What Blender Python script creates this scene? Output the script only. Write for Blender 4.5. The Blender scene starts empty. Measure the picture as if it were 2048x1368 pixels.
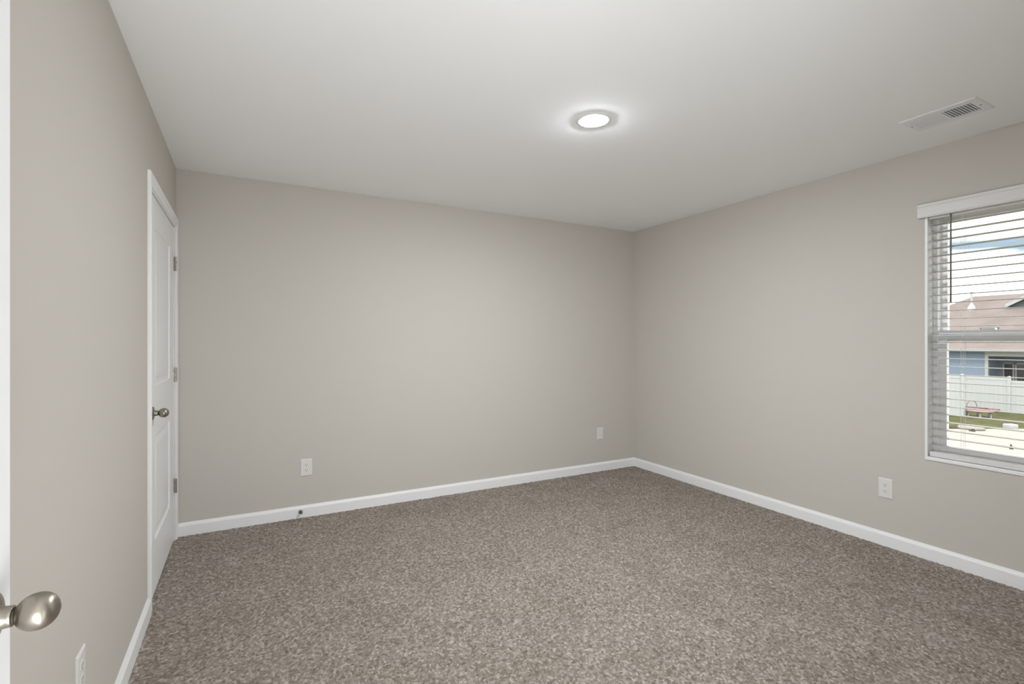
import bpy, bmesh, math, random
import numpy as np
from mathutils import Vector, Matrix

S = bpy.context.scene
COL = S.collection
R = math.radians
random.seed(7)

# ------------------------------------------------------------------ camera
cam_d = bpy.data.cameras.new('camera')
cam_d.sensor_width = 36.0
cam_d.lens = 36.0 * 988.0 / 2048.0
cam_d.clip_start = 0.02
cam_d.clip_end = 400
cam = bpy.data.objects.new('camera', cam_d)
COL.objects.link(cam)
cam.location = (0, 0, 1.29)
cam.rotation_euler = (R(90), 0, R(-28.3))
S.camera = cam

# ------------------------------------------------------------------ exposure
S.view_settings.view_transform = 'Standard'
S.view_settings.look = 'None'
S.view_settings.exposure = 0.06
S.view_settings.gamma = 1.0
S.view_settings.use_curve_mapping = False

LAMP = 1430.0       # radiance of the bedroom downlight lens
HALL = 6.0         # radiance of the added hall fill light
HALL_FILL = (58.0, 27.0)  # power of the two added fill lights behind the camera
SKY = 3.2        # bright overcast
SUN = 1.6

# ------------------------------------------------------------------ node helpers
class NT:
    def __init__(s, tree):
        s.t = tree; s.n = tree.nodes; s.l = tree.links
    def new(s, typ, **kw):
        n = s.n.new(typ)
        for k, v in kw.items():
            setattr(n, k, v)
        return n
    def link(s, a, b): s.l.new(a, b)
    def ramp(s, fac, stops):
        r = s.new('ShaderNodeValToRGB')
        e = r.color_ramp.elements
        while len(e) < len(stops): e.new(0.5)
        for el, (p, c) in zip(e, stops):
            el.position = p
            el.color = (*c, 1) if len(c) == 3 else c
        s.link(fac, r.inputs[0]); return r.outputs[0]
    def math(s, op, a, b=None):
        m = s.new('ShaderNodeMath', operation=op)
        for i, v in enumerate((a, b)):
            if v is None: continue
            if isinstance(v, (int, float)): m.inputs[i].default_value = v
            else: s.link(v, m.inputs[i])
        return m.outputs[0]
    def mix(s, fac, a, b, mode='MIX'):
        m = s.new('ShaderNodeMix', data_type='RGBA', blend_type=mode)
        for i, v in ((0, fac), (6, a), (7, b)):
            if isinstance(v, (int, float)): m.inputs[i].default_value = v
            elif isinstance(v, tuple): m.inputs[i].default_value = (*v, 1)
            else: s.link(v, m.inputs[i])
        return m.outputs[2]

def lin(r, g, b):
    f = lambda c: (c/255/12.92) if c/255 <= 0.04045 else ((c/255+0.055)/1.055)**2.4
    return (f(r), f(g), f(b))

def mat(name, col, rough=0.5, metal=0.0, noise=None, bump=None, spec=0.5):
    """noise=(scale, amount) varies the colour; bump=(scale, strength, distance)."""
    m = bpy.data.materials.new(name); m.use_nodes = True
    n = NT(m.node_tree); b = n.n['Principled BSDF']
    b.inputs['Base Color'].default_value = (*col, 1)
    b.inputs['Roughness'].default_value = rough
    b.inputs['Metallic'].default_value = metal
    b.inputs['Specular IOR Level'].default_value = spec
    tc = n.new('ShaderNodeTexCoord')
    if noise:
        t = n.new('ShaderNodeTexNoise'); t.inputs['Scale'].default_value = noise[0]; t.inputs['Detail'].default_value = 4
        n.link(tc.outputs['Object'], t.inputs['Vector'])
        a = noise[1]
        c = n.ramp(t.outputs['Fac'], [(0.3, tuple(x*(1-a) for x in col)), (0.7, tuple(min(1, x*(1+a)) for x in col))])
        n.link(c, b.inputs['Base Color'])
    if bump:
        t = n.new('ShaderNodeTexNoise'); t.inputs['Scale'].default_value = bump[0]; t.inputs['Detail'].default_value = 3
        n.link(tc.outputs['Object'], t.inputs['Vector'])
        bp = n.new('ShaderNodeBump'); bp.inputs['Strength'].default_value = bump[1]; bp.inputs['Distance'].default_value = bump[2]
        n.link(t.outputs['Fac'], bp.inputs['Height']); n.link(bp.outputs[0], b.inputs['Normal'])
    return m

def emit(name, col, strength):
    m = bpy.data.materials.new(name); m.use_nodes = True
    n = NT(m.node_tree); n.n.clear()
    e = n.new('ShaderNodeEmission'); o = n.new('ShaderNodeOutputMaterial')
    e.inputs[0].default_value = (*col, 1); e.inputs[1].default_value = strength
    n.link(e.outputs[0], o.inputs[0]); return m

# ------------------------------------------------------------------ world and sun
w = bpy.data.worlds.new('sky'); S.world = w; w.use_nodes = True
n = NT(w.node_tree); n.n.clear()
tc = n.new('ShaderNodeTexCoord')
mp = n.new('ShaderNodeMapping'); mp.inputs['Scale'].default_value = (1, 1, 3.0)
n.link(tc.outputs['Generated'], mp.inputs[0])
cl = n.new('ShaderNodeTexNoise'); cl.inputs['Scale'].default_value = 5.0; cl.inputs['Detail'].default_value = 6
n.link(mp.outputs[0], cl.inputs['Vector'])
sep = n.new('ShaderNodeSeparateXYZ'); n.link(tc.outputs['Generated'], sep.inputs[0])
band = n.math('ABSOLUTE', n.math('SUBTRACT', sep.outputs[2], 0.142))
band = n.math('SUBTRACT', 1.0, n.math('DIVIDE', band, 0.046))
band = n.math('ADD', band, n.math('MULTIPLY', n.math('SUBTRACT', cl.outputs['Fac'], 0.5), 2.4))
gap = n.ramp(band, [(0.15, (0, 0, 0)), (0.6, (1, 1, 1))])
sky_c = n.mix(gap, (1.0, 0.985, 0.955), tuple(c/SKY for c in lin(188, 212, 230)))
bg = n.new('ShaderNodeBackground'); bg.inputs[1].default_value = SKY
n.link(sky_c, bg.inputs[0])
wo = n.new('ShaderNodeOutputWorld'); n.link(bg.outputs[0], wo.inputs[0])

sun_d = bpy.data.lights.new('sun', 'SUN'); sun_d.energy = SUN; sun_d.angle = R(3); sun_d.color = (1, 0.96, 0.9)
sun = bpy.data.objects.new('sun', sun_d); COL.objects.link(sun)
sun.rotation_euler = Vector((0.62, 0.30, -0.9)).to_track_quat('-Z', 'Y').to_euler()

# added unseen fill lights behind the camera, brightening the room through the doorway
for nm, en, loc, aim, sx, sy in (('hall_fill_main', HALL_FILL[0], (0.05, -0.30, 0.45), (0.78, 0.36, 0.60), 1.0, 0.8),
                                 ('hall_fill_side', HALL_FILL[1], (-1.0, -0.50, 0.40), (1.0, 0.4, 0.5), 0.8, 0.7)):
    hd = bpy.data.lights.new(nm, 'AREA'); hd.shape = 'RECTANGLE'; hd.size = sx; hd.size_y = sy
    hd.energy = en; hd.color = (0.93, 0.975, 1.02)
    hdo = bpy.data.objects.new(nm, hd); COL.objects.link(hdo)
    hdo.location = loc; hdo.rotation_euler = Vector(aim).to_track_quat('-Z', 'Y').to_euler()

# ------------------------------------------------------------------ materials
M = {}
M['wall'] = mat('wall_paint', lin(203, 197, 188), 0.85, bump=(220, 0.05, 0.001), spec=0.2)
M['ceiling'] = mat('ceiling_paint', lin(246, 246, 245), 0.9, bump=(150, 0.06, 0.001), spec=0.2)
M['trim'] = mat('white_trim_paint', lin(242, 242, 241), 0.4)
M['door'] = mat('white_door_paint', lin(240, 240, 240), 0.42)
M['plate'] = mat('white_plate_plastic', lin(226, 224, 219), 0.35)
M['dark_slot'] = mat('dark_slot', (0.05, 0.05, 0.05), 0.6)
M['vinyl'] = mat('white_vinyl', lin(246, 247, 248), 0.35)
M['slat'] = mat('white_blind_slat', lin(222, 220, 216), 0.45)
M['slat_backlit'] = mat('slat_backlit_tone', lin(176, 172, 166), 0.45)  # white slats darkened; their backlit shade is put into the colour
M['cord'] = mat('white_cord', lin(235, 234, 230), 0.8)
M['wand'] = mat('wand_silhouette', lin(98, 92, 84), 0.35)  # dark tone is the wand's silhouette against the window, put into its colour
M['vent_paint'] = mat('vent_white_enamel', lin(236, 237, 237), 0.6)
M['vent_dark'] = mat('vent_duct', lin(170, 176, 180), 0.8)
M['stop_metal'] = mat('doorstop_metal', lin(112, 116, 110), 0.4, 0.7)
M['rubber'] = mat('doorstop_rubber', lin(95, 98, 92), 0.7)
M['gasket'] = mat('dark_gasket', lin(60, 54, 46), 0.6)

def brushed(name, col, rough, axis):
    m = bpy.data.materials.new(name); m.use_nodes = True
    n = NT(m.node_tree); b = n.n['Principled BSDF']
    b.inputs['Base Color'].default_value = (*col, 1)
    b.inputs['Metallic'].default_value = 1
    b.inputs['Roughness'].default_value = rough
    b.inputs['Anisotropic'].default_value = 0.6
    t = n.new('ShaderNodeTangent', direction_type='RADIAL', axis=axis)
    n.link(t.outputs[0], b.inputs['Tangent'])
    return m
M['nickel'] = brushed('brushed_nickel', lin(158, 151, 140), 0.36, 'X')
M['hinge'] = mat('satin_nickel_hinge', lin(168, 163, 152), 0.35, 0.9)

# carpet : multi-tone frieze yarn, tone per tuft comes from a mesh attribute
m = bpy.data.materials.new('carpet_yarn'); m.use_nodes = True
n = NT(m.node_tree); b = n.n['Principled BSDF']
b.inputs['Roughness'].default_value = 0.95; b.inputs['Specular IOR Level'].default_value = 0.1
at = n.new('ShaderNodeAttribute'); at.attribute_name = 'yarn'
tc = n.new('ShaderNodeTexCoord')
c1 = n.ramp(at.outputs['Fac'], [(0.0, lin(92, 82, 72)), (0.3, lin(136, 126, 116)), (0.75, lin(162, 153, 143)), (1.0, lin(190, 182, 172))])
big = n.new('ShaderNodeTexNoise'); big.inputs['Scale'].default_value = 3.2; big.inputs['Detail'].default_value = 3
n.link(tc.outputs['Object'], big.inputs['Vector'])
tone = n.ramp(big.outputs['Fac'], [(0.38, (0.87, 0.865, 0.85)), (0.62, (0.96, 0.95, 0.955))])
n.link(n.mix(1.0, c1, tone, 'MULTIPLY'), b.inputs['Base Color'])
fib = n.new('ShaderNodeTexNoise'); fib.inputs['Scale'].default_value = 420; fib.inputs['Detail'].default_value = 2
n.link(tc.outputs['Object'], fib.inputs['Vector'])
bp = n.new('ShaderNodeBump'); bp.inputs['Strength'].default_value = 0.5; bp.inputs['Distance'].default_value = 0.002
n.link(fib.outputs['Fac'], bp.inputs['Height']); n.link(bp.outputs[0], b.inputs['Normal'])
M['carpet'] = m

# window glass : mostly clear with a faint reflection
m = bpy.data.materials.new('window_glass'); m.use_nodes = True
n = NT(m.node_tree); n.n.clear()
tr = n.new('ShaderNodeBsdfTransparent'); tr.inputs[0].default_value = (0.97, 0.98, 0.98, 1)
gl = n.new('ShaderNodeBsdfGlossy'); gl.inputs['Roughness'].default_value = 0.02
mx = n.new('ShaderNodeMixShader'); mx.inputs[0].default_value = 0.05
o = n.new('ShaderNodeOutputMaterial')
n.link(tr.outputs[0], mx.inputs[1]); n.link(gl.outputs[0], mx.inputs[2]); n.link(mx.outputs[0], o.inputs[0])
M['glass'] = m
M['lens'] = emit('downlight_lens', (0.93, 0.98, 1.04), LAMP)
M['fill_lens'] = emit('hall_fill_lens', (1.0, 0.97, 0.93), HALL)

# ------------------------------------------------------------------ mesh helpers
def finish(name, bm, material, parent=None, smooth=False, bevel=0.0, seg=2, recalc=True):
    if recalc: bmesh.ops.recalc_face_normals(bm, faces=bm.faces[:])
    me = bpy.data.meshes.new(name); bm.to_mesh(me); bm.free()
    me.materials.append(material)
    o = bpy.data.objects.new(name, me); COL.objects.link(o)
    if parent: o.parent = parent
    if smooth:
        me.polygons.foreach_set('use_smooth', [True]*len(me.polygons))
    if bevel:
        md = o.modifiers.new('bevel', 'BEVEL'); md.width = bevel; md.segments = seg; md.limit_method = 'ANGLE'; md.angle_limit = R(40)
    return o

def box(bm, lo, hi):
    (x0, y0, z0), (x1, y1, z1) = lo, hi
    v = [bm.verts.new(p) for p in ((x0,y0,z0),(x1,y0,z0),(x1,y1,z0),(x0,y1,z0),(x0,y0,z1),(x1,y0,z1),(x1,y1,z1),(x0,y1,z1))]
    for f in ((3,2,1,0),(4,5,6,7),(0,1,5,4),(1,2,6,5),(2,3,7,6),(3,0,4,7)):
        bm.faces.new([v[i] for i in f])
    return v

def boxes(*bs):
    bm = bmesh.new()
    for lo, hi in bs: box(bm, lo, hi)
    return bm

def lathe(bm, prof, axis=(1,0,0), origin=(0,0,0), seg=40, cap=True):
    """prof: list of (distance along axis, radius)."""
    ax = Vector(axis).normalized(); o = Vector(origin)
    u = ax.orthogonal().normalized(); v = ax.cross(u)
    rings = []
    for d, r in prof:
        if r < 1e-6: rings.append([bm.verts.new(o+ax*d)])
        else: rings.append([bm.verts.new(o+ax*d+(u*math.cos(2*math.pi*k/seg)+v*math.sin(2*math.pi*k/seg))*r) for k in range(seg)])
    for a, b in zip(rings, rings[1:]):
        for k in range(seg):
            k2 = (k+1) % seg
            if len(a) == 1 and len(b) == 1: continue
            if len(a) == 1: bm.faces.new((a[0], b[k], b[k2]))
            elif len(b) == 1: bm.faces.new((a[k], a[k2], b[0]))
            else: bm.faces.new((a[k], a[k2], b[k2], b[k]))
    if cap:
        for r_ in (rings[0], rings[-1]):
            if len(r_) > 1: bm.faces.new(r_)

def tube(bm, pts, r, seg=10, closed=False):
    pts = [Vector(p) for p in pts]; rings = []; N = len(pts)
    for i, p in enumerate(pts):
        a = pts[i-1] if (i > 0 or closed) else pts[i]
        b = pts[(i+1) % N] if (i < N-1 or closed) else pts[i]
        t = (b-a).normalized()
        u = t.cross(Vector((0,0,1)))
        if u.length < 1e-3: u = t.cross(Vector((1,0,0)))
        u.normalize(); v = t.cross(u)
        rings.append([bm.verts.new(p+(u*math.cos(2*math.pi*k/seg)+v*math.sin(2*math.pi*k/seg))*r) for k in range(seg)])
    for i in range(N if closed else N-1):
        a, b = rings[i], rings[(i+1) % N]
        for k in range(seg):
            bm.faces.new((a[k], a[(k+1)%seg], b[(k+1)%seg], b[k]))
    if not closed:
        bm.faces.new(rings[0]); bm.faces.new(rings[-1])

def sweep(bm, sections, cap=True):
    """sections: equal-length rings of points (closed profile)."""
    rs = [[bm.verts.new(p) for p in s] for s in sections]
    L = len(rs[0])
    for a, b in zip(rs, rs[1:]):
        for k in range(L): bm.faces.new((a[k], a[(k+1)%L], b[(k+1)%L], b[k]))
    if cap: bm.faces.new(rs[0]); bm.faces.new(rs[-1])

def empty(name, loc=(0,0,0), rotz=0.0):
    o = bpy.data.objects.new(name, None); COL.objects.link(o)
    o.location = loc; o.rotation_euler = (0,0,rotz); o.empty_display_size = 0.05
    return o

def tag(o, label, cat, group=None, kind=None):
    o['label'] = label; o['category'] = cat
    if group: o['group'] = group
    if kind: o['kind'] = kind
    return o

def struct(o, label=None, cat=None):
    o['kind'] = 'structure'
    if label: o['label'] = label
    if cat: o['category'] = cat
    return o

def part_label(o, label): o['label'] = label; return o

def copy_tree(o, parent=None):
    c = o.copy(); COL.objects.link(c)
    if parent: c.parent = parent
    for ch in list(o.children): copy_tree(ch, c)
    return c

# ------------------------------------------------------------------ room shell
XL, XR, YF, YB, H = -0.408, 3.570, 0.12, 3.938, 2.44
T = 0.14
# window opening in the right wall
WY0, WY1, WZ0, WZ1 = 0.50, 1.428, 0.590, 2.075
# entry door opening in the front wall
DX0, DX1, DZ = -0.300, 0.535, 2.055
# closet door opening in the left wall
CY0, CY1, CZ = 2.925, 3.868, 2.052

struct(finish('wall_back', boxes(((XL-T, YB, -0.1), (XR+T, YB+T, H))), M['wall']), 'plain beige back wall facing the camera, with two wall plates', 'wall')
struct(finish('wall_right', boxes(
    ((XR, YF-T, -0.1), (XR+T, WY0, H)), ((XR, WY1, -0.1), (XR+T, YB, H)),
    ((XR, WY0, -0.1), (XR+T, WY1, WZ0)), ((XR, WY0, WZ1), (XR+T, WY1, H))), M['wall']), 'beige wall on the right holding the window', 'wall')
struct(finish('wall_left', boxes(
    ((XL-T, YF-T, -0.1), (XL, CY0, H)), ((XL-T, CY1, -0.1), (XL, YB, H)), ((XL-T, CY0, CZ), (XL, CY1, H)),
    ((XL-T-0.03, CY0-0.1, -0.1), (XL-T+0.02, CY1+0.1, H)), ((XL-T+0.02, CY0, -0.1), (XL-0.02, CY1, -0.006))), M['wall']),
    'beige wall on the left holding the closet door', 'wall')
struct(finish('wall_front', boxes(
    ((XL, YF-0.12, -0.1), (DX0, YF, H)), ((DX1, YF-0.12, -0.1), (XR, YF, H)), ((DX0, YF-0.12, DZ), (DX1, YF, H))), M['wall']))
struct(finish('ceiling', boxes(((-1.7, -1.7, H), (XR+T, YB+T, H+0.15))), M['ceiling']), 'flat white ceiling with one round downlight', 'ceiling')
# hall behind the camera
HX0, HX1, HY0 = -1.5, 1.9, -1.5
struct(finish('wall_hall', boxes(
    ((HX0-0.1, HY0-0.1, -0.1), (HX1+0.1, HY0, H)), ((HX0-0.1, HY0, -0.1), (HX0, YF-T, H)), ((HX1, HY0, -0.1), (HX1+0.1, YF-0.12, H)),
    ((HX0-0.1, YF-T, -0.1), (XL-T, YF-0.02, H))), M['wall']))

# carpet : a dense field of tufts, displaced for real
def carpet():
    st = 0.0036
    x0, x1, y0, y1 = XL-0.03, XR+0.005, 0.0, YB+0.005
    nx, ny = int((x1-x0)/st)+1, int((y1-y0)/st)+1
    rng = np.random.default_rng(3)
    cell = 0.0078
    gx, gy = int((x1-x0)/cell)+4, int((y1-y0)/cell)+4
    jx, jy = rng.random((gx, gy)), rng.random((gx, gy))
    hh = rng.random((gx, gy)); tone = rng.random((gx, gy)); el = rng.random((gx, gy))*math.pi
    X = x0 + np.arange(nx)*st; Y = y0 + np.arange(ny)*st
    XX, YY = np.meshgrid(X, Y, indexing='ij')
    XX = XX + (rng.random(XX.shape)-0.5)*st*0.5; YY = YY + (rng.random(YY.shape)-0.5)*st*0.5
    ci = ((XX-x0)/cell).astype(int)+1; cj = ((YY-y0)/cell).astype(int)+1
    best = np.full(XX.shape, -1.0); ton = np.zeros(XX.shape)
    for di in (-1, 0, 1):
        for dj in (-1, 0, 1):
            i = np.clip(ci+di, 0, gx-1); j = np.clip(cj+dj, 0, gy-1)
            sx = x0+(i-1+jx[i, j])*cell; sy = y0+(j-1+jy[i, j])*cell
            dx, dy = XX-sx, YY-sy
            a = el[i, j]; ca, sa = np.cos(a), np.sin(a)
            u, v = (dx*ca+dy*sa)/1.5, (-dx*sa+dy*ca)/0.85      # tufts lean and lie as short strands
            d = np.sqrt(u*u+v*v)/cell
            h = (0.55+0.45*hh[i, j])*np.sqrt(np.clip(1-d*d, 0, 1))
            m_ = h > best
            best = np.where(m_, h, best); ton = np.where(m_, tone[i, j], ton)
    best = np.clip(best, 0, 1)
    Z = -0.009 + 0.0115*best
    co = np.stack([XX, YY, Z], -1).reshape(-1, 3).astype(np.float32)
    idx = np.arange(nx*ny).reshape(nx, ny)
    q = np.stack([idx[:-1, :-1], idx[1:, :-1], idx[1:, 1:], idx[:-1, 1:]], -1).reshape(-1, 4)
    me = bpy.data.meshes.new('floor')
    me.vertices.add(len(co)); me.vertices.foreach_set('co', co.ravel())
    me.loops.add(q.size); me.loops.foreach_set('vertex_index', q.ravel().astype(np.int32))
    me.polygons.add(len(q)); me.polygons.foreach_set('loop_start', np.arange(0, q.size, 4, dtype=np.int32))
    me.polygons.foreach_set('use_smooth', np.ones(len(q), dtype=bool))
    at = me.attributes.new('yarn', 'FLOAT', 'POINT')
    at.data.foreach_set('value', (0.15+0.85*ton).ravel().astype(np.float32))
    me.update(); me.materials.append(M['carpet'])
    o = bpy.data.objects.new('floor', me); COL.objects.link(o)
    return struct(o, 'taupe cut pile carpet covering the bedroom floor', 'carpet')
carpet()
struct(finish('floor_hall', boxes(((HX0-0.1, HY0-0.1, -0.15), (XR+T, YB+T, -0.0095))), mat('hall_carpet', lin(165, 152, 138), 0.95, noise=(90, 0.25), bump=(300, 0.6, 0.004))))

# baseboards : square-edged board with an eased, stepped top
def base_profile(h=0.086, t=0.0145):
    return [(0, -0.008), (t, -0.008), (t, h-0.022), (t-0.001, h-0.016), (t-0.0045, h-0.010), (t-0.007, h-0.004), (t-0.009, h), (0, h)]
def baseboard(name, wall, a0, a1, m0=0, m1=0):
    """wall: 'L','R','B'; a0..a1 along the wall; m0/m1 = mitre slope at each end."""
    bm = bmesh.new(); secs = []
    for a, mi in ((a0, m0), (a1, m1)):
        ring = []
        for d, z in base_profile():
            aa = a + mi*d
            ring.append({'L': (XL+d, aa, z), 'R': (XR-d, aa, z), 'B': (aa, YB-d, z), 'F': (aa, YF+d, z)}[wall])
        secs.append(ring)
    sweep(bm, secs)
    return struct(finish(name, bm, M['trim']))
baseboard('baseboard_left', 'L', YF, 2.858)
baseboard('baseboard_back', 'B', XL, XR, 1, -1)
baseboard('baseboard_right', 'R', YF, YB, 1, -1)
baseboard('baseboard_front', 'F', DX1+0.066, XR, 0, -1)

# door casings : moulded 57 mm casing mitred round the opening
CPROF = [(0.0, 0.0), (0.0, 0.008), (0.004, 0.0105), (0.016, 0.0115), (0.022, 0.0095), (0.030, 0.0115), (0.046, 0.014), (0.053, 0.014), (0.057, 0.011), (0.057, 0.0)]
def casing(name, mapf, u0, u1, v1, v0=-0.006):
    bm = bmesh.new(); secs = []
    for (u, v, su, sv) in ((u0, v0, -1, 0), (u0, v1, -1, 1), (u1, v1, 1, 1), (u1, v0, 1, 0)):
        secs.append([mapf(u+su*a, v+sv*a, b_) for a, b_ in CPROF])
    sweep(bm, secs)
    return struct(finish(name, bm, M['trim']))
casing('trim_1', lambda u, v, b_: (XL+b_, u, v), 2.918, 3.874, 2.046)     # around the closet door
casing('trim_2', lambda u, v, b_: (u, YF+b_, v), DX0+0.008, DX1+0.004, DZ-0.006)   # around the entry door

# jambs
struct(finish('trim_3', boxes(((XL-T+0.02, CY0-0.004, -0.006), (XL, CY0+0.016, CZ)), ((XL-T+0.02, CY1-0.016, -0.006), (XL, CY1+0.004, CZ)), ((XL-T+0.02, CY0, CZ-0.016), (XL, CY1, CZ+0.004))), M['trim']))
struct(finish('trim_4', boxes(((DX0-0.004, YF-0.121, -0.006), (DX0+0.010, YF+0.0005, DZ)), ((DX1-0.016, YF-0.121, -0.006), (DX1+0.004, YF+0.0005, DZ)), ((DX0, YF-0.121, DZ-0.016), (DX1, YF+0.0005, DZ+0.004))), M['trim']))

# ------------------------------------------------------------------ doors
def door_mesh(W, Ht, th, panels):
    """slab in local (u=0..W, v=0..Ht), face at w=0 and back at w=-th; both faces carry moulded panels."""
    bm = bmesh.new()
    us = [0, panels[0][0], panels[0][1], W]
    vs = [0] + [x for p in sorted(panels, key=lambda p: p[2]) for x in (p[2], p[3])] + [Ht]
    cells = {(p[0], p[2]) for p in panels}
    def face(side):
        w0 = 0 if side > 0 else -th
        P = lambda u, v, d: bm.verts.new((u, v, w0 - side*d))
        for i in range(len(us)-1):
            for j in range(len(vs)-1):
                a, b_, c, d = us[i], us[i+1], vs[j], vs[j+1]
                if (a, c) in cells:
                    rings = []
                    for ins, dep in ((0, 0), (0.006, 0.0065), (0.022, 0.0085), (0.026, 0.0085), (0.056, 0.0025), (0.058, 0.0025)):
                        rings.append([P(a+ins, c+ins, dep), P(b_-ins, c+ins, dep), P(b_-ins, d-ins, dep), P(a+ins, d-ins, dep)])
                    for r0, r1 in zip(rings, rings[1:]):
                        for k in range(4): bm.faces.new((r0[k], r0[(k+1)%4], r1[(k+1)%4], r1[k]))
                    bm.faces.new(rings[-1])
                else:
                    bm.faces.new((P(a, c, 0), P(b_, c, 0), P(b_, d, 0), P(a, d, 0)))
    face(1); face(-1)
    c = [(0, 0), (W, 0), (W, Ht), (0, Ht)]
    for k in range(4):
        (a, b_), (d, e) = c[k], c[(k+1)%4]
        bm.faces.new([bm.verts.new(p) for p in ((a, b_, 0), (d, e, 0), (d, e, -th), (a, b_, -th))])
    bmesh.ops.remove_doubles(bm, verts=bm.verts[:], dist=1e-5)
    return bm

KNOB = [(0.0270, 0.0105), (0.0275, 0.0125), (0.0292, 0.0150), (0.0318, 0.0176), (0.0350, 0.0200), (0.0395, 0.0222), (0.0445, 0.0233), (0.0495, 0.0235), (0.0545, 0.0226),
        (0.0590, 0.0207), (0.0630, 0.0178), (0.0660, 0.0145), (0.0682, 0.0108), (0.0695, 0.0070), (0.0701, 0.0034), (0.0703, 0.0)]
ROSE = [(0.0, 0.0320), (0.0028, 0.0330), (0.0052, 0.0322), (0.0068, 0.0295), (0.0078, 0.0240), (0.0092, 0.0175)]
NECK = [(0.0080, 0.0172), (0.0110, 0.0150), (0.0150, 0.0137), (0.0200, 0.0132), (0.0232, 0.0131), (0.0240, 0.0126)]
COLLAR = [(0.0238, 0.0108), (0.0262, 0.0108)]
def knob(parent, at, name='knob', side=1):
    """doorknob on a face looking along +X (side=1) or -X."""
    ax = (side, 0, 0)
    bm = bmesh.new(); lathe(bm, KNOB, ax, at, 56)
    k = finish(name, bm, M['nickel'], parent, smooth=True); part_label(k, 'brushed nickel egg-shaped doorknob')
    bm = bmesh.new(); lathe(bm, ROSE, ax, at, 56); finish('rose', bm, M['nickel'], k, smooth=True)
    bm = bmesh.new(); lathe(bm, NECK, ax, at, 48); finish('neck', bm, M['nickel'], k, smooth=True)
    bm = bmesh.new(); lathe(bm, COLLAR, ax, at, 40); finish('collar', bm, M['gasket'], k, smooth=True)
    return k

# entry door, standing open along the left wall beside the camera
EDX = -0.290                      # face that looks into the room
ed_y0, ed_W = 0.132, 0.807
bm = door_mesh(ed_W, 2.032, 0.035, [(0.115, ed_W-0.115, 0.24, 0.82), (0.115, ed_W-0.115, 1.03, 1.87)])
bmesh.ops.transform(bm, matrix=Matrix(((0,0,1,EDX),(1,0,0,ed_y0),(0,1,0,0.010),(0,0,0,1))), verts=bm.verts[:])
d1 = struct(finish('door_1', bm, M['door']), 'white entry door standing open at the left edge, knob toward the room', 'door')
knob(d1, (EDX, 0.873, 0.934), 'knob')
knob(d1, (EDX-0.035, 0.873, 0.934), 'knob', -1)
bm = boxes(((EDX-0.030, ed_y0+ed_W-0.001, 0.905), (EDX-0.005, ed_y0+ed_W+0.0012, 0.963)))
finish('latch_plate', bm, M['hinge'], d1)
for z in (0.25, 1.05, 1.82):
    bm = bmesh.new(); lathe(bm, [(0, 0.0065), (0.089, 0.0065)], (0,0,1), (EDX+0.002, ed_y0-0.004, z-0.0445), 16)
    finish('hinge', bm, M['hinge'], d1, smooth=False)

# closet door, closed, in the left wall
CDX = XL - 0.004
cd_y0, cd_W = CY0+0.019, CY1-CY0-0.038-0.001
bm = door_mesh(cd_W, 2.020, 0.035, [(0.170, cd_W-0.185, 0.262, 0.800), (0.170, cd_W-0.185, 1.055, 1.868)])
bmesh.ops.transform(bm, matrix=Matrix(((0,0,1,CDX),(1,0,0,cd_y0),(0,1,0,0.010),(0,0,0,1))), verts=bm.verts[:])
d2 = struct(finish('door_2', bm, M['door']), 'closed white two-panel closet door in the left wall by the corner', 'door')
knob(d2, (CDX, 3.020, 0.934), 'knob')
def hinge(z):
    h = 0.092; y = CY1-0.018; bm = bmesh.new()
    # leaf let into the jamb, with three knuckles in front
    box(bm, (XL-0.022, y-0.0030, z-h/2), (XL+0.010, y-0.0012, z+h/2))
    hg = finish('hinge', bm, M['hinge'], d2)
    part_label(hg, 'satin nickel butt hinge')
    for k in range(3):
        a = z-h/2+k*h/3
        bm = bmesh.new(); lathe(bm, [(0.0008, 0.0060), (0.0016, 0.0068), (h/3-0.0016, 0.0068), (h/3-0.0008, 0.0060)], (0,0,1), (XL+0.0085, y-0.0055, a), 18)
        finish('knuckle', bm, M['hinge'], hg, smooth=False)
    for k in (-1, 1):
        bm = bmesh.new(); lathe(bm, [(0, 0.0045), (0.0012, 0.0040)], (0,-1,0), (XL-0.006, y-0.0030, z+k*0.024), 14)
        finish('screw', bm, M['dark_slot'], hg)
for y_px, zc in ((523, 1.796), (749, 1.078), (975, 0.360)):
    hinge(zc)

# ------------------------------------------------------------------ window
win = empty('window_1', (XR, (WY0+WY1)/2, WZ0)); struct(win, 'white single-hung window in the right wall behind an open blind', 'window')
def wpart(name, bm, material, parent=None, bevel=0.0):
    o = finish(name, bm, material, parent or win, bevel=bevel)
    if not parent:
        o.matrix_parent_inverse = Matrix.Translation(win.location).inverted()
    return o
FX0, FX1 = XR+0.066, XR+0.136            # frame depth range
RV = 0.012                               # lining of the reveal
# white reveal lining (jamb boards, head) and sill board
wpart('reveal', boxes(((XR-0.0005, WY1-RV, WZ0), (FX0+0.02, WY1+0.0005, WZ1)), ((XR-0.0005, WY0-0.0005, WZ0), (FX0+0.02, WY0+RV, WZ1)), ((XR-0.0005, WY0, WZ1-RV), (FX0+0.02, WY1, WZ1+0.0005))), M['trim'])
wpart('sill', boxes(((XR-0.007, WY0-0.0005, WZ0-0.0005), (FX0+0.02, WY1+0.0005, WZ0+0.020))), M['trim'], bevel=0.003)
def ring(bm, y0, y1, z0, z1, wd, x0, x1, wb=None, wt=None):
    wb = wb or wd; wt = wt or wd
    for b_ in (((x0, y0, z0), (x1, y0+wd, z1)), ((x0, y1-wd, z0), (x1, y1, z1)), ((x0, y0+wd, z0), (x1, y1-wd, z0+wb)), ((x0, y0+wd, z1-wt), (x1, y1-wd, z1))): box(bm, *b_)
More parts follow.
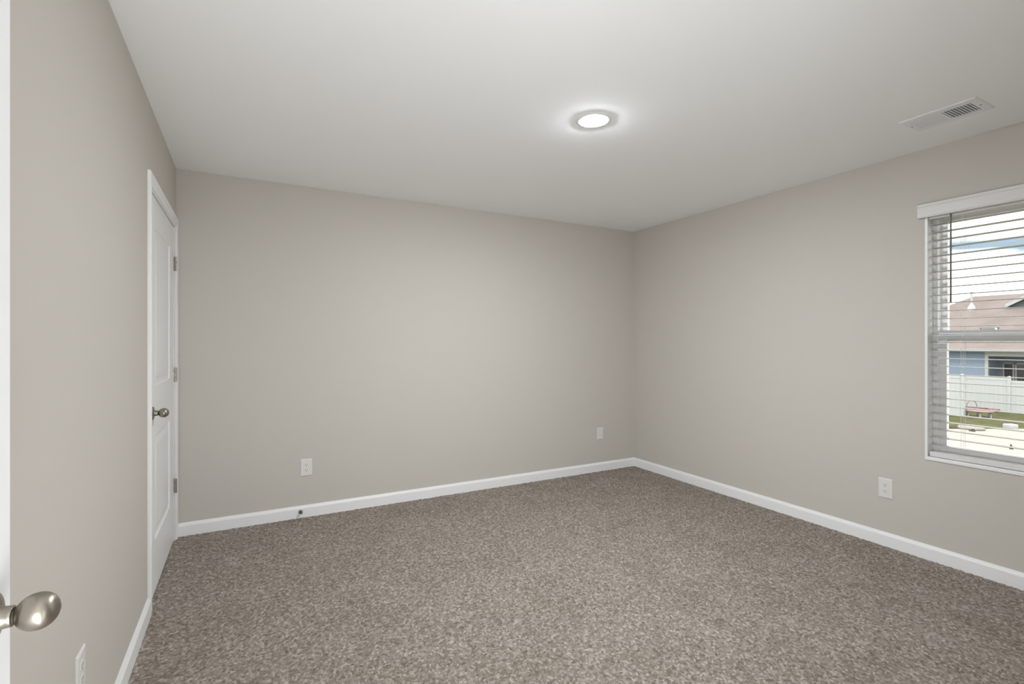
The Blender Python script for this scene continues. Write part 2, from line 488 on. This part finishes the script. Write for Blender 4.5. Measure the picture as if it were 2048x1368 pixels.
iy0, iy1, iz0, iz1 = WY0+RV, WY1-RV, WZ0+0.020, WZ1-RV
bm = bmesh.new(); ring(bm, iy0, iy1, iz0, iz1, 0.026, FX0, FX1)
wpart('frame', bm, M['vinyl'], bevel=0.003)
MZ = 1.323                                # meeting rail height
bm = bmesh.new(); ring(bm, iy0+0.022, iy1-0.022, MZ-0.028, iz1-0.02, 0.036, FX0+0.036, FX1-0.006, wb=0.042)
us_ = wpart('upper_sash', bm, M['vinyl'], bevel=0.002)
bm = bmesh.new(); ring(bm, iy0+0.022, iy1-0.022, iz0+0.018, MZ+0.036, 0.044, FX0+0.004, FX0+0.034, wb=0.050, wt=0.050)
box(bm, (FX0-0.002, iy0+0.03, MZ+0.024), (FX0+0.004, iy1-0.03, MZ+0.036))
ls_ = wpart('lower_sash', bm, M['vinyl'], bevel=0.002)
def pane(y0, y1, z0, z1, x, par):
    o = finish('pane', boxes(((x, y0, z0), (x+0.004, y1, z1))), M['glass'], par)
    o.matrix_parent_inverse = Matrix.Identity(4)
    return o
pane(iy0+0.055, iy1-0.055, MZ+0.008, iz1-0.05, FX0+0.05, us_)
pane(iy0+0.062, iy1-0.062, iz0+0.064, MZ-0.010, FX0+0.018, ls_)
for yy in (iy0+0.25, iy1-0.25):
    o = finish('sash_lock', boxes(((FX0+0.004, yy-0.03, MZ+0.0355), (FX0+0.034, yy+0.03, MZ+0.046))), M['vinyl'], ls_, bevel=0.003)

# ------------------------------------------------------------------ blind
bl = empty('window_blind', (XR, (WY0+WY1)/2, WZ1)); 
tag(bl, 'white two-inch slatted blind hung open in the window on the right wall', 'blind')
def bpart(name, bm, material, bevel=0.0, smooth=False):
    o = finish(name, bm, material, bl, smooth=smooth, bevel=bevel)
    o.matrix_parent_inverse = Matrix.Translation(bl.location).inverted()
    return o
# valance : moulded front with returns to the wall
vy0, vy1, vz0, vz1 = WY0-0.03, 1.4575, 2.029, 2.110
bm = bmesh.new()
pr = [(0.000, 0.0), (0.0, 0.004), (-0.003, 0.010), (-0.003, 0.060), (-0.006, 0.066), (-0.006, 0.078), (-0.003, 0.081), (0.010, 0.081), (0.010, 0.0)]
sweep(bm, [[(XR-0.022+a, yy, vz0+b_) for a, b_ in pr] for yy in (vy0, vy1)])
for yy in (vy0, vy1-0.010): box(bm, (XR-0.013, yy, vz0+0.001), (XR-0.0005, yy+0.010, vz1-0.001))
bpart('valance', bm, M['slat'], bevel=0.0015)
bpart('headrail', boxes(((XR+0.006, WY0+RV+0.004, 2.018), (XR+0.058, WY1-RV-0.004, WZ1-RV-0.001))), M['slat'])
sl_y0, sl_y1 = WY0+RV+0.006, WY1-RV-0.006
SX = XR+0.034
z = 1.519 - 18*0.0466
proto = None
while z < 2.012:
    if proto is None:
        bm = bmesh.new(); ringp = []
        N = 6
        top = [(-0.025+0.05*k/N, 0.0014*(1-((k/N-0.5)*2)**2)) for k in range(N+1)]
        prof = [(a, b_+0.0013) for a, b_ in top] + [(a, b_-0.0013) for a, b_ in reversed(top)]
        sweep(bm, [[(a, yy-(sl_y0+sl_y1)/2, b_) for a, b_ in prof] for yy in (sl_y0, sl_y1)])
        proto = finish('slat', bm, M['slat_backlit'], bl); o = proto
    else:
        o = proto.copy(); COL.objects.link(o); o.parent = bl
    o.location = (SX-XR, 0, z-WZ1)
    z += 0.0466
bpart('bottom_rail', boxes(((SX-0.026, sl_y0, WZ0+0.022), (SX+0.026, sl_y1, WZ0+0.050))), M['slat'], bevel=0.004)
for yy in (1.262, (WY0+WY1)/2, WY0+WY1-1.262):
    for xx in (SX-0.0268, SX+0.0268):
        bm = bmesh.new(); tube(bm, [(xx, yy, WZ0+0.045), (xx, yy, 2.03)], 0.0009, 6)
        bpart('ladder_cord', bm, M['cord'])
    bm = bmesh.new(); tube(bm, [(SX-0.0275, yy-0.010, WZ0+0.045), (SX-0.0275, yy-0.010, 2.03)], 0.0007, 6)
    bpart('lift_cord', bm, M['cord'])
bm = bmesh.new(); WX, WYY = XR+0.001, 1.306
lathe(bm, [(0, 0.0030), (0.004, 0.0048), (0.03, 0.0046), (0.50, 0.0042), (0.512, 0.0030)], (0,0,1), (WX, WYY, 1.517), 12)
part_label(bpart('tilt_wand', bm, M['wand']), 'slender tilt wand darkened as a backlit silhouette')

# ------------------------------------------------------------------ ceiling downlight
cl_ = empty('ceiling_light', (1.589, 2.058, H)); tag(cl_, 'round white recessed downlight glowing in the middle of the ceiling', 'ceiling light')
bm = bmesh.new(); lathe(bm, [(-0.002, 0.0515), (0.0028, 0.0540), (0.0034, 0.0560), (0.0036, 0.084), (0.0018, 0.091), (0.0, 0.093), (-0.002, 0.093)], (0,0,-1), (0,0,0), 64, cap=False)
finish('trim_ring', bm, M['vent_paint'], cl_, smooth=True)
bm = bmesh.new(); lathe(bm, [(0.0015, 0.0537), (0.0040, 0.0532), (0.0074, 0.044), (0.0096, 0.025), (0.0103, 0.0)], (0,0,-1), (0,0,0), 48)
finish('lens', bm, M['lens'], cl_, smooth=True)

# added flush fill light in the hall, unseen behind the camera
hl = empty('hall_fill_light', (0.2, -0.75, H)); tag(hl, 'added unseen fill light, round and flush on the hall ceiling behind the doorway', 'ceiling light')
bm = bmesh.new(); lathe(bm, [(-0.001, 0.17), (0.02, 0.17), (0.02, 0.155)], (0,0,-1), (0,0,0), 48, cap=False)
finish('trim_ring', bm, M['vent_paint'], hl, smooth=False)
bm = bmesh.new(); lathe(bm, [(0.002, 0.155), (0.03, 0.15), (0.055, 0.11), (0.066, 0.06), (0.07, 0.0)], (0,0,-1), (0,0,0), 48)
finish('lens', bm, M['fill_lens'], hl, smooth=True)

# ------------------------------------------------------------------ ceiling register
vx0, vx1, vY0, vY1 = 3.006, 3.228, 1.008, 1.320
vt = empty('air_vent', ((vx0+vx1)/2, (vY0+vY1)/2, H)); tag(vt, 'white rectangular air vent in the ceiling above the window', 'air vent')
hx, hy = (vx1-vx0)/2, (vY1-vY0)/2
ox, oy = 0.066, 0.122                # louvre opening half sizes
bm = bmesh.new()
outer = [(-hx,-hy),(hx,-hy),(hx,hy),(-hx,hy)]; mid = [(-hx+.006,-hy+.006),(hx-.006,-hy+.006),(hx-.006,hy-.006),(-hx+.006,hy-.006)]; inn = [(-ox,-oy),(ox,-oy),(ox,oy),(-ox,oy)]
rs = [[bm.verts.new((x, y, zz)) for x, y in p] for p, zz in ((outer, -0.0005), (outer, -0.003), (mid, -0.007), (inn, -0.007), (inn, -0.0005))]
for a, b_ in zip(rs, rs[1:]):
    for k in range(4): bm.faces.new((a[k], a[(k+1)%4], b_[(k+1)%4], b_[k]))
finish('faceplate', bm, M['vent_paint'], vt)
finish('duct', boxes(((-ox, -oy, -0.0012), (ox, oy, -0.0006))), M['vent_dark'], vt)
finish('centre_bar', boxes(((-ox, -0.006, -0.0068), (ox, 0.006, -0.0015))), M['vent_paint'], vt)
def louvre(yc, tilt):
    bm = bmesh.new(); box(bm, (-ox, -0.0065, -0.0005), (ox, 0.0065, 0.0005))
    bmesh.ops.rotate(bm, verts=bm.verts[:], cent=(0,0,0), matrix=Matrix.Rotation(tilt, 3, 'X'))
    bmesh.ops.translate(bm, verts=bm.verts[:], vec=(0, yc, -0.0052))
    return finish('louvre', bm, M['vent_paint'], vt)
for k in range(9):
    louvre(-0.0135-0.0125*k, R(28))
    louvre(0.0135+0.0125*k, R(-28))
for sy in (-1, 1):
    bm = bmesh.new(); lathe(bm, [(0.0068, 0.0042), (0.0082, 0.0036), (0.0088, 0.0)], (0,0,-1), (0, sy*(hy-0.017), 0), 14)
    finish('screw', bm, M['stop_metal'], vt)

# ------------------------------------------------------------------ wall plates
def plate_body(par, w_=0.080, h_=0.124):
    bm = bmesh.new()
    pts = lambda a, y: [bm.verts.new((sx*(w_/2-a), -y, sz*(h_/2-a))) for sx, sz in ((-1,-1),(1,-1),(1,1),(-1,1))]
    rs = [pts(0, 0.0002), pts(0, 0.0025), pts(0.0015, 0.0042), pts(0.006, 0.0058)]
    for a, b_ in zip(rs, rs[1:]):
        for k in range(4): bm.faces.new((a[k], a[(k+1)%4], b_[(k+1)%4], b_[k]))
    bm.faces.new(rs[-1]); bm.faces.new(rs[0])
    return finish('faceplate', bm, M['plate'], par)
def outlet(label):
    t = empty('power_outlet'); tag(t, label, 'power outlet', 'duplex power outlets')
    plate_body(t)
    for s in (-1, 1):
        zc = s*0.0195
        bm = bmesh.new()     # rounded receptacle face with flat top and bottom
        pts = []
        for k in range(40):
            a = 2*math.pi*k/40
            pts.append((0.0172*math.cos(a), max(-0.0142, min(0.0142, 0.0172*math.sin(a)))))
        lo = [bm.verts.new((x, -0.0056, zc+zz)) for x, zz in pts]; hi = [bm.verts.new((x*0.97, -0.0070, zc+zz*0.97)) for x, zz in pts]
        for k in range(40): bm.faces.new((lo[k], lo[(k+1)%40], hi[(k+1)%40], hi[k]))
        bm.faces.new(hi); bm.faces.new(lo)
        r_ = finish('receptacle', bm, M['plate'], t)
        for x, hh in ((-0.0064, 0.0085), (0.0064, 0.0066)):
            finish('slot', boxes(((x-0.0012, -0.0072, zc+0.0035-hh/2), (x+0.0012, -0.0066, zc+0.0035+hh/2))), M['dark_slot'], r_)
        bm = bmesh.new(); lathe(bm, [(0.0066, 0.0026), (0.0072, 0.0026)], (0,-1,0), (0, 0, zc-0.0078), 14)
        finish('ground_hole', bm, M['dark_slot'], r_)
    bm = bmesh.new(); lathe(bm, [(0.0056, 0.0032), (0.0066, 0.0028), (0.0069, 0.0)], (0,-1,0), (0,0,0), 14)
    finish('screw', bm, M['plate'], t)
    return t
o1 = outlet('white duplex power outlet on the back wall above the doorstop')
o1.location = (0.393, YB, 0.363)
o2 = copy_tree(o1); o2['label'] = 'white duplex power outlet on the right wall left of the window'
o2.location = (XR, 1.634, 0.364); o2.rotation_euler = (0, 0, R(-90))
o3 = copy_tree(o1); o3['label'] = 'white duplex power outlet low on the left wall below the near doorknob'
o3.location = (XL, 1.779, 0.369); o3.rotation_euler = (0, 0, R(90))
wp = empty('wall_plate', (3.121, YB, 0.374)); tag(wp, 'plain white wall plate with centre insert on back wall near the far corner', 'wall plate')
plate_body(wp, 0.075, 0.121)
bm = bmesh.new(); ringb = [[bm.verts.new((sx*a, -y, sz*b_)) for sx, sz in ((-1,-1),(1,-1),(1,1),(-1,1))] for a, b_, y in ((0.0170, 0.0340, 0.0056), (0.0170, 0.0340, 0.0072), (0.0158, 0.0328, 0.0080))]
for a, b_ in zip(ringb, ringb[1:]):
    for k in range(4): bm.faces.new((a[k], a[(k+1)%4], b_[(k+1)%4], b_[k]))
bm.faces.new(ringb[-1]); bm.faces.new(ringb[0])
finish('insert', bm, M['plate'], wp)
for s in (-1, 1):
    bm = bmesh.new(); lathe(bm, [(0.0056, 0.0030), (0.0064, 0.0026), (0.0067, 0.0)], (0,-1,0), (0,0,s*0.048), 14)
    finish('screw', bm, M['plate'], wp)

# ------------------------------------------------------------------ doorstop
ds = empty('doorstop', (0.352, YB-0.0145, 0.046)); tag(ds, 'small dark doorstop screwed to the baseboard below the back wall outlet', 'doorstop')
bm = bmesh.new(); lathe(bm, [(0, 0.0150), (0.003, 0.0150), (0.006, 0.009)], (0,-1,0), (0,0,0), 6); finish('base', bm, M['stop_metal'], ds)
bm = bmesh.new(); tube(bm, [(0.0062*math.cos(a), -0.005-0.017*a/(2*math.pi*6), 0.0062*math.sin(a)) for a in [2*math.pi*k/12 for k in range(6*12+1)]], 0.0013, 6)
finish('spring', bm, M['stop_metal'], ds, smooth=True)
bm = bmesh.new(); lathe(bm, [(0.020, 0.008), (0.022, 0.0105), (0.029, 0.0105), (0.032, 0.008), (0.033, 0.0)], (0,-1,0), (0,0,0), 20); finish('tip', bm, M['rubber'], ds, smooth=True)

# ------------------------------------------------------------------ outside
GZ = -2.45
EM = {}
alb = lambda r, g, b_: tuple(0.42*c for c in lin(r, g, b_))     # outdoor albedos, seen under the bright overcast sky
EM['grass'] = mat('lawn_grass', alb(116, 120, 76), 0.95, noise=(1.6, 0.35), bump=(9, 0.8, 0.05), spec=0.1)
EM['concrete'] = mat('pale_concrete', alb(226, 220, 209), 0.9, noise=(0.8, 0.05), spec=0.2)
EM['mulch'] = mat('brown_mulch', alb(104, 88, 66), 0.95, noise=(9, 0.5), bump=(12, 1.0, 0.08), spec=0.1)
EM['fence'] = mat('white_vinyl_fence', alb(252, 258, 258), 0.5)
EM['white'] = mat('white_exterior_trim', alb(240, 242, 242), 0.5)
EM['pink'] = mat('pink_plastic', alb(206, 160, 156), 0.5)
EM['leg'] = mat('pale_plastic_leg', alb(205, 200, 204), 0.5)
EM['dark'] = mat('dark_window_glass', alb(52, 56, 58), 0.15)
EM['stone'] = mat('pale_stone', alb(205, 200, 190), 0.9, noise=(5, 0.1))
EM['darkstone'] = mat('dark_stone', alb(88, 84, 78), 0.9, noise=(9, 0.2))
EM['ventmetal'] = mat('grey_roof_vent_metal', alb(96, 104, 106), 0.5)
EM['bloom'] = mat('pink_groundcover', alb(190, 136, 132), 0.8)

def siding(name, col, pitch):
    m = mat(name, col, 0.6); n = NT(m.node_tree); b = n.n['Principled BSDF']
    tc = n.new('ShaderNodeTexCoord'); sp = n.new('ShaderNodeSeparateXYZ'); n.link(tc.outputs['Object'], sp.inputs[0])
    fr = n.math('FRACT', n.math('DIVIDE', sp.outputs[2], pitch))
    bp = n.new('ShaderNodeBump'); bp.inputs['Strength'].default_value = 1; bp.inputs['Distance'].default_value = 0.03
    n.link(n.math('SUBTRACT', 1.0, fr), bp.inputs['Height']); n.link(bp.outputs[0], b.inputs['Normal'])
    return m
EM['siding'] = siding('blue_lap_siding', alb(160, 184, 208), 0.18)
EM['greysiding'] = siding('grey_gable_siding', alb(96, 106, 112), 0.18)
def shingles():
    m = mat('brown_shingles', alb(160, 143, 135), 0.95, spec=0.1); n = NT(m.node_tree); b = n.n['Principled BSDF']
    tc = n.new('ShaderNodeTexCoord'); mp = n.new('ShaderNodeMapping'); mp.inputs['Rotation'].default_value = (0, 0, R(90))
    n.link(tc.outputs['Object'], mp.inputs[0])
    br = n.new('ShaderNodeTexBrick'); n.link(mp.outputs[0], br.inputs['Vector'])
    br.inputs['Scale'].default_value = 1.6; br.inputs['Mortar Size'].default_value = 0.01
    br.inputs['Color1'].default_value = (*alb(186, 174, 170), 1); br.inputs['Color2'].default_value = (*alb(170, 158, 154), 1); br.inputs['Mortar'].default_value = (*alb(150, 138, 134), 1)
    nz = n.new('ShaderNodeTexNoise'); nz.inputs['Scale'].default_value = 0.9; nz.inputs['Detail'].default_value = 5; n.link(tc.outputs['Object'], nz.inputs['Vector'])
    n.link(n.mix(0.5, br.outputs['Color'], n.ramp(nz.outputs['Fac'], [(0.35, alb(170, 157, 152)), (0.65, alb(194, 182, 178))])), b.inputs['Base Color'])
    return m
EM['roof'] = shingles()

# ground : lawn, concrete apron in front of it
fw = Vector((0.4741, 0.8805, 0)); rt = Vector((0.8805, -0.4741, 0))
bm = bmesh.new(); box(bm, (-30, -60, GZ-0.3), (110, 90, GZ)); struct(finish('ground', bm, EM['grass']), 'green lawn beyond the window', 'lawn')
def slab(name, pts, z0, z1, material):
    bm = bmesh.new(); lo = [bm.verts.new((p[0], p[1], z0)) for p in pts]; hi = [bm.verts.new((p[0], p[1], z1)) for p in pts]
    k = len(pts)
    for i in range(k): bm.faces.new((lo[i], lo[(i+1)%k], hi[(i+1)%k], hi[i]))
    bm.faces.new(hi); bm.faces.new(lo[::-1])
    return finish(name, bm, material)
e = lambda d, r: (fw*d+rt*r)
struct(slab('driveway', [e(21.1, -10), e(21.1, 60), e(8, 60), e(8, -10)], GZ-0.1, GZ+0.03, EM['concrete']), 'pale concrete drive below the window', 'driveway')
struct(slab('mulch_bed', [e(21.12, 15), e(21.12, 19.35), e(22.2, 18.9), e(23.0, 15)], GZ-0.1, GZ+0.05, EM['mulch']), 'brown mulch bed at the edge of the lawn', 'mulch bed')

# white vinyl fence
fence = empty('vinyl_fence', (35.7, 10.5, GZ)); tag(fence, 'long white vinyl privacy fence between the play table and the blue house', 'fence')
def fpart(name, bm, material=None, bevel=0.0):
    o = finish(name, bm, material or EM['fence'], fence, bevel=bevel)
    o.matrix_parent_inverse = Matrix.Translation(fence.location).inverted(); return o
FX = 35.7
def fence_panel(y0, y1, h, x=FX):
    bm = bmesh.new()
    N = max(2, int(abs(y1-y0)/0.18))
    for k in range(N):
        a = y0+(y1-y0)*k/N; b_ = y0+(y1-y0)*(k+1)/N
        box(bm, (x-0.011, a+0.0015, GZ+0.06), (x+0.011, b_-0.0015, GZ+h-0.05))
    box(bm, (x-0.025, y0, GZ+h-0.14), (x+0.025, y1, GZ+h)); box(bm, (x-0.025, y0, GZ+0.05), (x+0.025, y1, GZ+0.19))
    return fpart('panel', bm)
def fence_post(y, h, x=FX):
    bm = bmesh.new(); box(bm, (x-0.065, y-0.065, GZ), (x+0.065, y+0.065, GZ+h+0.05))
    v = [bm.verts.new((x+sx*0.085, y+sy*0.085, GZ+h+0.05)) for sx, sy in ((-1,-1),(1,-1),(1,1),(-1,1))]; t = bm.verts.new((x, y, GZ+h+0.12))
    for k in range(4): bm.faces.new((v[k], v[(k+1)%4], t))
    bm.faces.new(v[::-1]); return fpart('post', bm)
ys = [12.55, 10.58, 8.2, 5.8]
hs = [1.82, 1.70, 1.70]
for i in range(3): fence_panel(ys[i+1]+0.06, ys[i]-0.06, hs[i])
for i, y in enumerate(ys): fence_post(y, hs[max(0, i-1)] if i < 2 else 1.70)
# nearer stretch that steps toward the camera
NX = 31.6
fence = empty('vinyl_fence', (NX, 12.2, GZ)); tag(fence, 'nearer stretch of white vinyl fence left of the pink play table', 'fence')
fence_panel(11.16, 13.3, 2.05, NX); fence_post(11.08, 2.02, NX)
bm = bmesh.new(); a = Vector((NX, 11.15, 0)); b_ = Vector((32.8, 11.565, 0)); t = (b_-a).normalized(); nrm = Vector((-t.y, t.x, 0))*0.02
sweep(bm, [[(*(p+nrm*s).xy, zz) for s, zz in ((-1, GZ+0.05), (1, GZ+0.05), (1, GZ+1.85), (-1, GZ+1.85))] for p in (a, b_)])
fpart('panel', bm)

# low pink ground cover along the fence
def groundcover():
    bm = bmesh.new(); rr = random.Random(5)
    for _ in range(900):
        y = rr.uniform(10.9, 12.45); x = FX-0.12-abs(rr.gauss(0, 0.12)); zz = GZ+rr.uniform(0.01, 0.13)
        d = Vector((rr.gauss(0,1), rr.gauss(0,1), rr.gauss(0,1))).normalized()*0.05; u = d.orthogonal().normalized()*0.025
        p = Vector((x, y, zz)); bm.faces.new([bm.verts.new(q) for q in (p-d, p+u, p+d, p-u)])
    return finish('flowers', bm, EM['bloom'], recalc=False)
tag(groundcover(), 'low reddish pink planting along the foot of the white fence', 'flowers', kind='stuff')

# pink play table with hoop
c0 = e(24.6, 24.6*0.945); pt = empty('play_table', (c0.x, c0.y, GZ)); tag(pt, 'low round pink play table with a thin hoop on the lawn by the fence', 'play table')
bm = bmesh.new(); lathe(bm, [(0.27, 0.50), (0.28, 0.56), (0.31, 0.58), (0.345, 0.56), (0.35, 0.45), (0.34, 0.0)], (0,0,1), (0,0,0), 40); finish('tabletop', bm, EM['pink'], pt, smooth=True)
for k in range(6):
    a = 2*math.pi*(k+0.4)/6; bm = bmesh.new(); lathe(bm, [(0, 0.05), (0.04, 0.035), (0.29, 0.025)], (0,0,1), (0.47*math.cos(a), 0.47*math.sin(a), 0), 12); finish('leg', bm, EM['leg'], pt, smooth=True)
hc = -rt*0.12+fw*0.25
bm = bmesh.new(); tube(bm, [hc + rt*(0.27*math.cos(a)) + Vector((0,0,0.33+0.46*math.sin(a)**0.7 if a not in (0,) else 0.33)) for a in [math.pi*k/24 for k in range(25)]], 0.017, 8); finish('hoop', bm, EM['pink'], pt, smooth=True)

# stones and utility box
def rock(name, c, r, material, seed, flat=0.6):
    bm = bmesh.new(); bmesh.ops.create_icosphere(bm, subdivisions=3, radius=1); rr = random.Random(seed)
    ph = [rr.uniform(0, 6) for _ in range(6)]
    for v in bm.verts:
        p = v.co; s = 1+0.16*math.sin(3*p.x+ph[0])+0.14*math.sin(4*p.y+ph[1])+0.1*math.sin(5*p.z+ph[2])
        v.co = Vector((p.x*s*r[0], p.y*s*r[1], max(-0.3, p.z*s)*r[2]))
    o = finish(name, bm, material, smooth=True); o.location = c; return o
p = e(21.0, 21.0*0.926); tag(rock('boulder', (p.x, p.y, GZ+0.06), (0.30, 0.42, 0.16), EM['stone'], 2), 'pale flat boulder at the edge of the concrete drive', 'boulder', )
p = e(20.5, 20.5*0.932); tag(rock('rock', (p.x, p.y, GZ+0.05), (0.08, 0.09, 0.07), EM['darkstone'], 3), 'small dark rock in front of the pale boulder', 'rock')
p = e(17.1, 17.1*1.0105); tag(rock('rock', (p.x, p.y, GZ+0.06), (0.045, 0.045, 0.11), EM['darkstone'], 4), 'small dark rock alone on the pale concrete below the window', 'rock')
p = e(21.35, 21.35*1.009); ub = finish('utility_box', boxes(((-0.20, -0.17, -0.02), (0.20, 0.17, 0.20))), EM['white'], bevel=0.05, seg=3)
ub.location = (p.x, p.y, GZ); ub.rotation_euler = (0, 0, R(-28)); tag(ub, 'low white utility box where the lawn meets the concrete', 'utility box')

# neighbouring house
HXF = 42.0
house = empty('house', (HXF, 14, GZ)); tag(house, 'blue sided house with a brown shingle roof behind the white fence', 'house')
def hpart(name, bm, material, parent=None, bevel=0.0, smooth=False):
    o = finish(name, bm, material, parent or house, bevel=bevel, smooth=smooth)
    if not parent: o.matrix_parent_inverse = Matrix.Translation(house.location).inverted()
    return o
EZ = 0.78                            # eave height
hpart('wall', boxes(((HXF, 13.55, GZ), (HXF+12, 22.2, EZ))), EM['siding'])
hpart('wall', boxes(((HXF+2.0, 2, GZ), (HXF+12, 13.55, EZ))), EM['siding'])
hpart('porch_ceiling', boxes(((HXF, 2, EZ-0.12), (HXF+2.0, 13.5, EZ-0.02))), EM['white'])
hpart('porch_beam', boxes(((HXF-0.02, 2, EZ-0.40), (HXF+0.2, 13.5, EZ-0.10))), EM['white'])
hpart('corner_board', boxes(((HXF-0.04, 13.44, GZ), (HXF+0.12, 13.60, EZ-0.1))), EM['white'])
hpart('fascia', boxes(((HXF-0.55, 2, EZ-0.10), (HXF-0.50, 22.8, EZ+0.08))), EM['white'])
hpart('soffit', boxes(((HXF-0.50, 2, EZ-0.08), (HXF, 22.7, EZ-0.05))), EM['white'])
wx = HXF+2.0
for (y0, y1) in ((12.80, 13.34), (12.10, 12.74), (11.4, 12.04)):
    bm = bmesh.new()
    for b_ in (((wx-0.06, y0, -1.55), (wx+0.01, y0+0.07, -0.07)), ((wx-0.06, y1-0.07, -1.55), (wx+0.01, y1, -0.07)), ((wx-0.06, y0, -0.15), (wx+0.01, y1, -0.07)), ((wx-0.06, y0, -1.55), (wx+0.01, y1, -1.47))): box(bm, *b_)
    wf = hpart('window', bm, EM['white'])
    pn = finish('window_pane', boxes(((wx-0.03, y0+0.06, -1.48), (wx-0.005, y1-0.06, -0.14))), EM['dark'], wf)
# hip roof
rx, rz = 48.0, 4.70
bm = bmesh.new()
ex0, ey1, ex1, ry1, ry0 = HXF-0.56, 22.8, 54.56, 16.2, 2.0
A = lambda x, y, zz: bm.verts.new((x, y, zz))
a0, a1, b0, b1, r0, r1 = A(ex0, ry0, EZ+0.05), A(ex0, ey1, EZ+0.05), A(ex1, ry0, EZ+0.05), A(ex1, ey1, EZ+0.05), A(rx, ry0, rz), A(rx, ry1, rz)
bm.faces.new((a0, a1, r1, r0)); bm.faces.new((b1, b0, r0, r1)); bm.faces.new((a1, b1, r1)); bm.faces.new((a0, r0, b0)); bm.faces.new((a0, b0, b1, a1))
roof = hpart('roof', bm, EM['roof'])
sl = (rz-EZ-0.05)/(rx-ex0)
roofz = lambda x: EZ+0.05+sl*(x-ex0)
# gable dormer
gy0, gy1, gx = 10.95, 13.62, 46.2; gm = (gy0+gy1)/2
zb = roofz(gx)+0.25; za = zb+0.56*(gy1-gm)
bm = bmesh.new()
f = [bm.verts.new(p) for p in ((gx, gy0, zb-0.5), (gx, gy1, zb-0.5), (gx, gy1, zb), (gx, gm, za), (gx, gy0, zb))]
bk = [bm.verts.new((v.co.x+2.2, v.co.y, v.co.z)) for v in f]
for k in range(5): bm.faces.new((f[k], f[(k+1)%5], bk[(k+1)%5], bk[k]))
bm.faces.new(f); bm.faces.new(bk[::-1]); dm = hpart('dormer', bm, EM['greysiding'])
for s, yo in ((1, gy1), (-1, gy0)):
    bm = bmesh.new(); p0 = Vector((0, yo+0.2*s, zb-0.11)); p1 = Vector((0, gm, za))
    sweep(bm, [[(gx-0.22, p.y, p.z), (gx+2.2, p.y, p.z), (gx+2.2, p.y, p.z+0.10), (gx-0.22, p.y, p.z+0.10)] for p in (p0, p1)]); finish('dormer_roof', bm, EM['roof'], dm)
    bm = bmesh.new(); sweep(bm, [[(gx-0.26, p.y, p.z-0.12), (gx-0.2, p.y, p.z-0.12), (gx-0.2, p.y, p.z+0.12), (gx-0.26, p.y, p.z+0.12)] for p in (p0, p1)]); finish('rake_board', bm, EM['white'], dm)
# plumbing vent and box vent
px_, py_ = 46.35, 15.75
bm = bmesh.new(); lathe(bm, [(-0.2, 0.30), (0.06, 0.22), (0.36, 0.07), (1.08, 0.06), (1.12, 0.10), (1.2, 0.10), (1.22, 0.05)], (0,0,1), (px_, py_, roofz(px_)), 16); hpart('vent_pipe', bm, EM['white'])
bx_, by_ = 43.6, 13.87
bm = boxes(((bx_-0.3, by_-0.42, roofz(bx_)-0.25), (bx_+0.35, by_+0.42, roofz(bx_)+0.16))); hpart('roof_vent', bm, EM['ventmetal'], bevel=0.05)
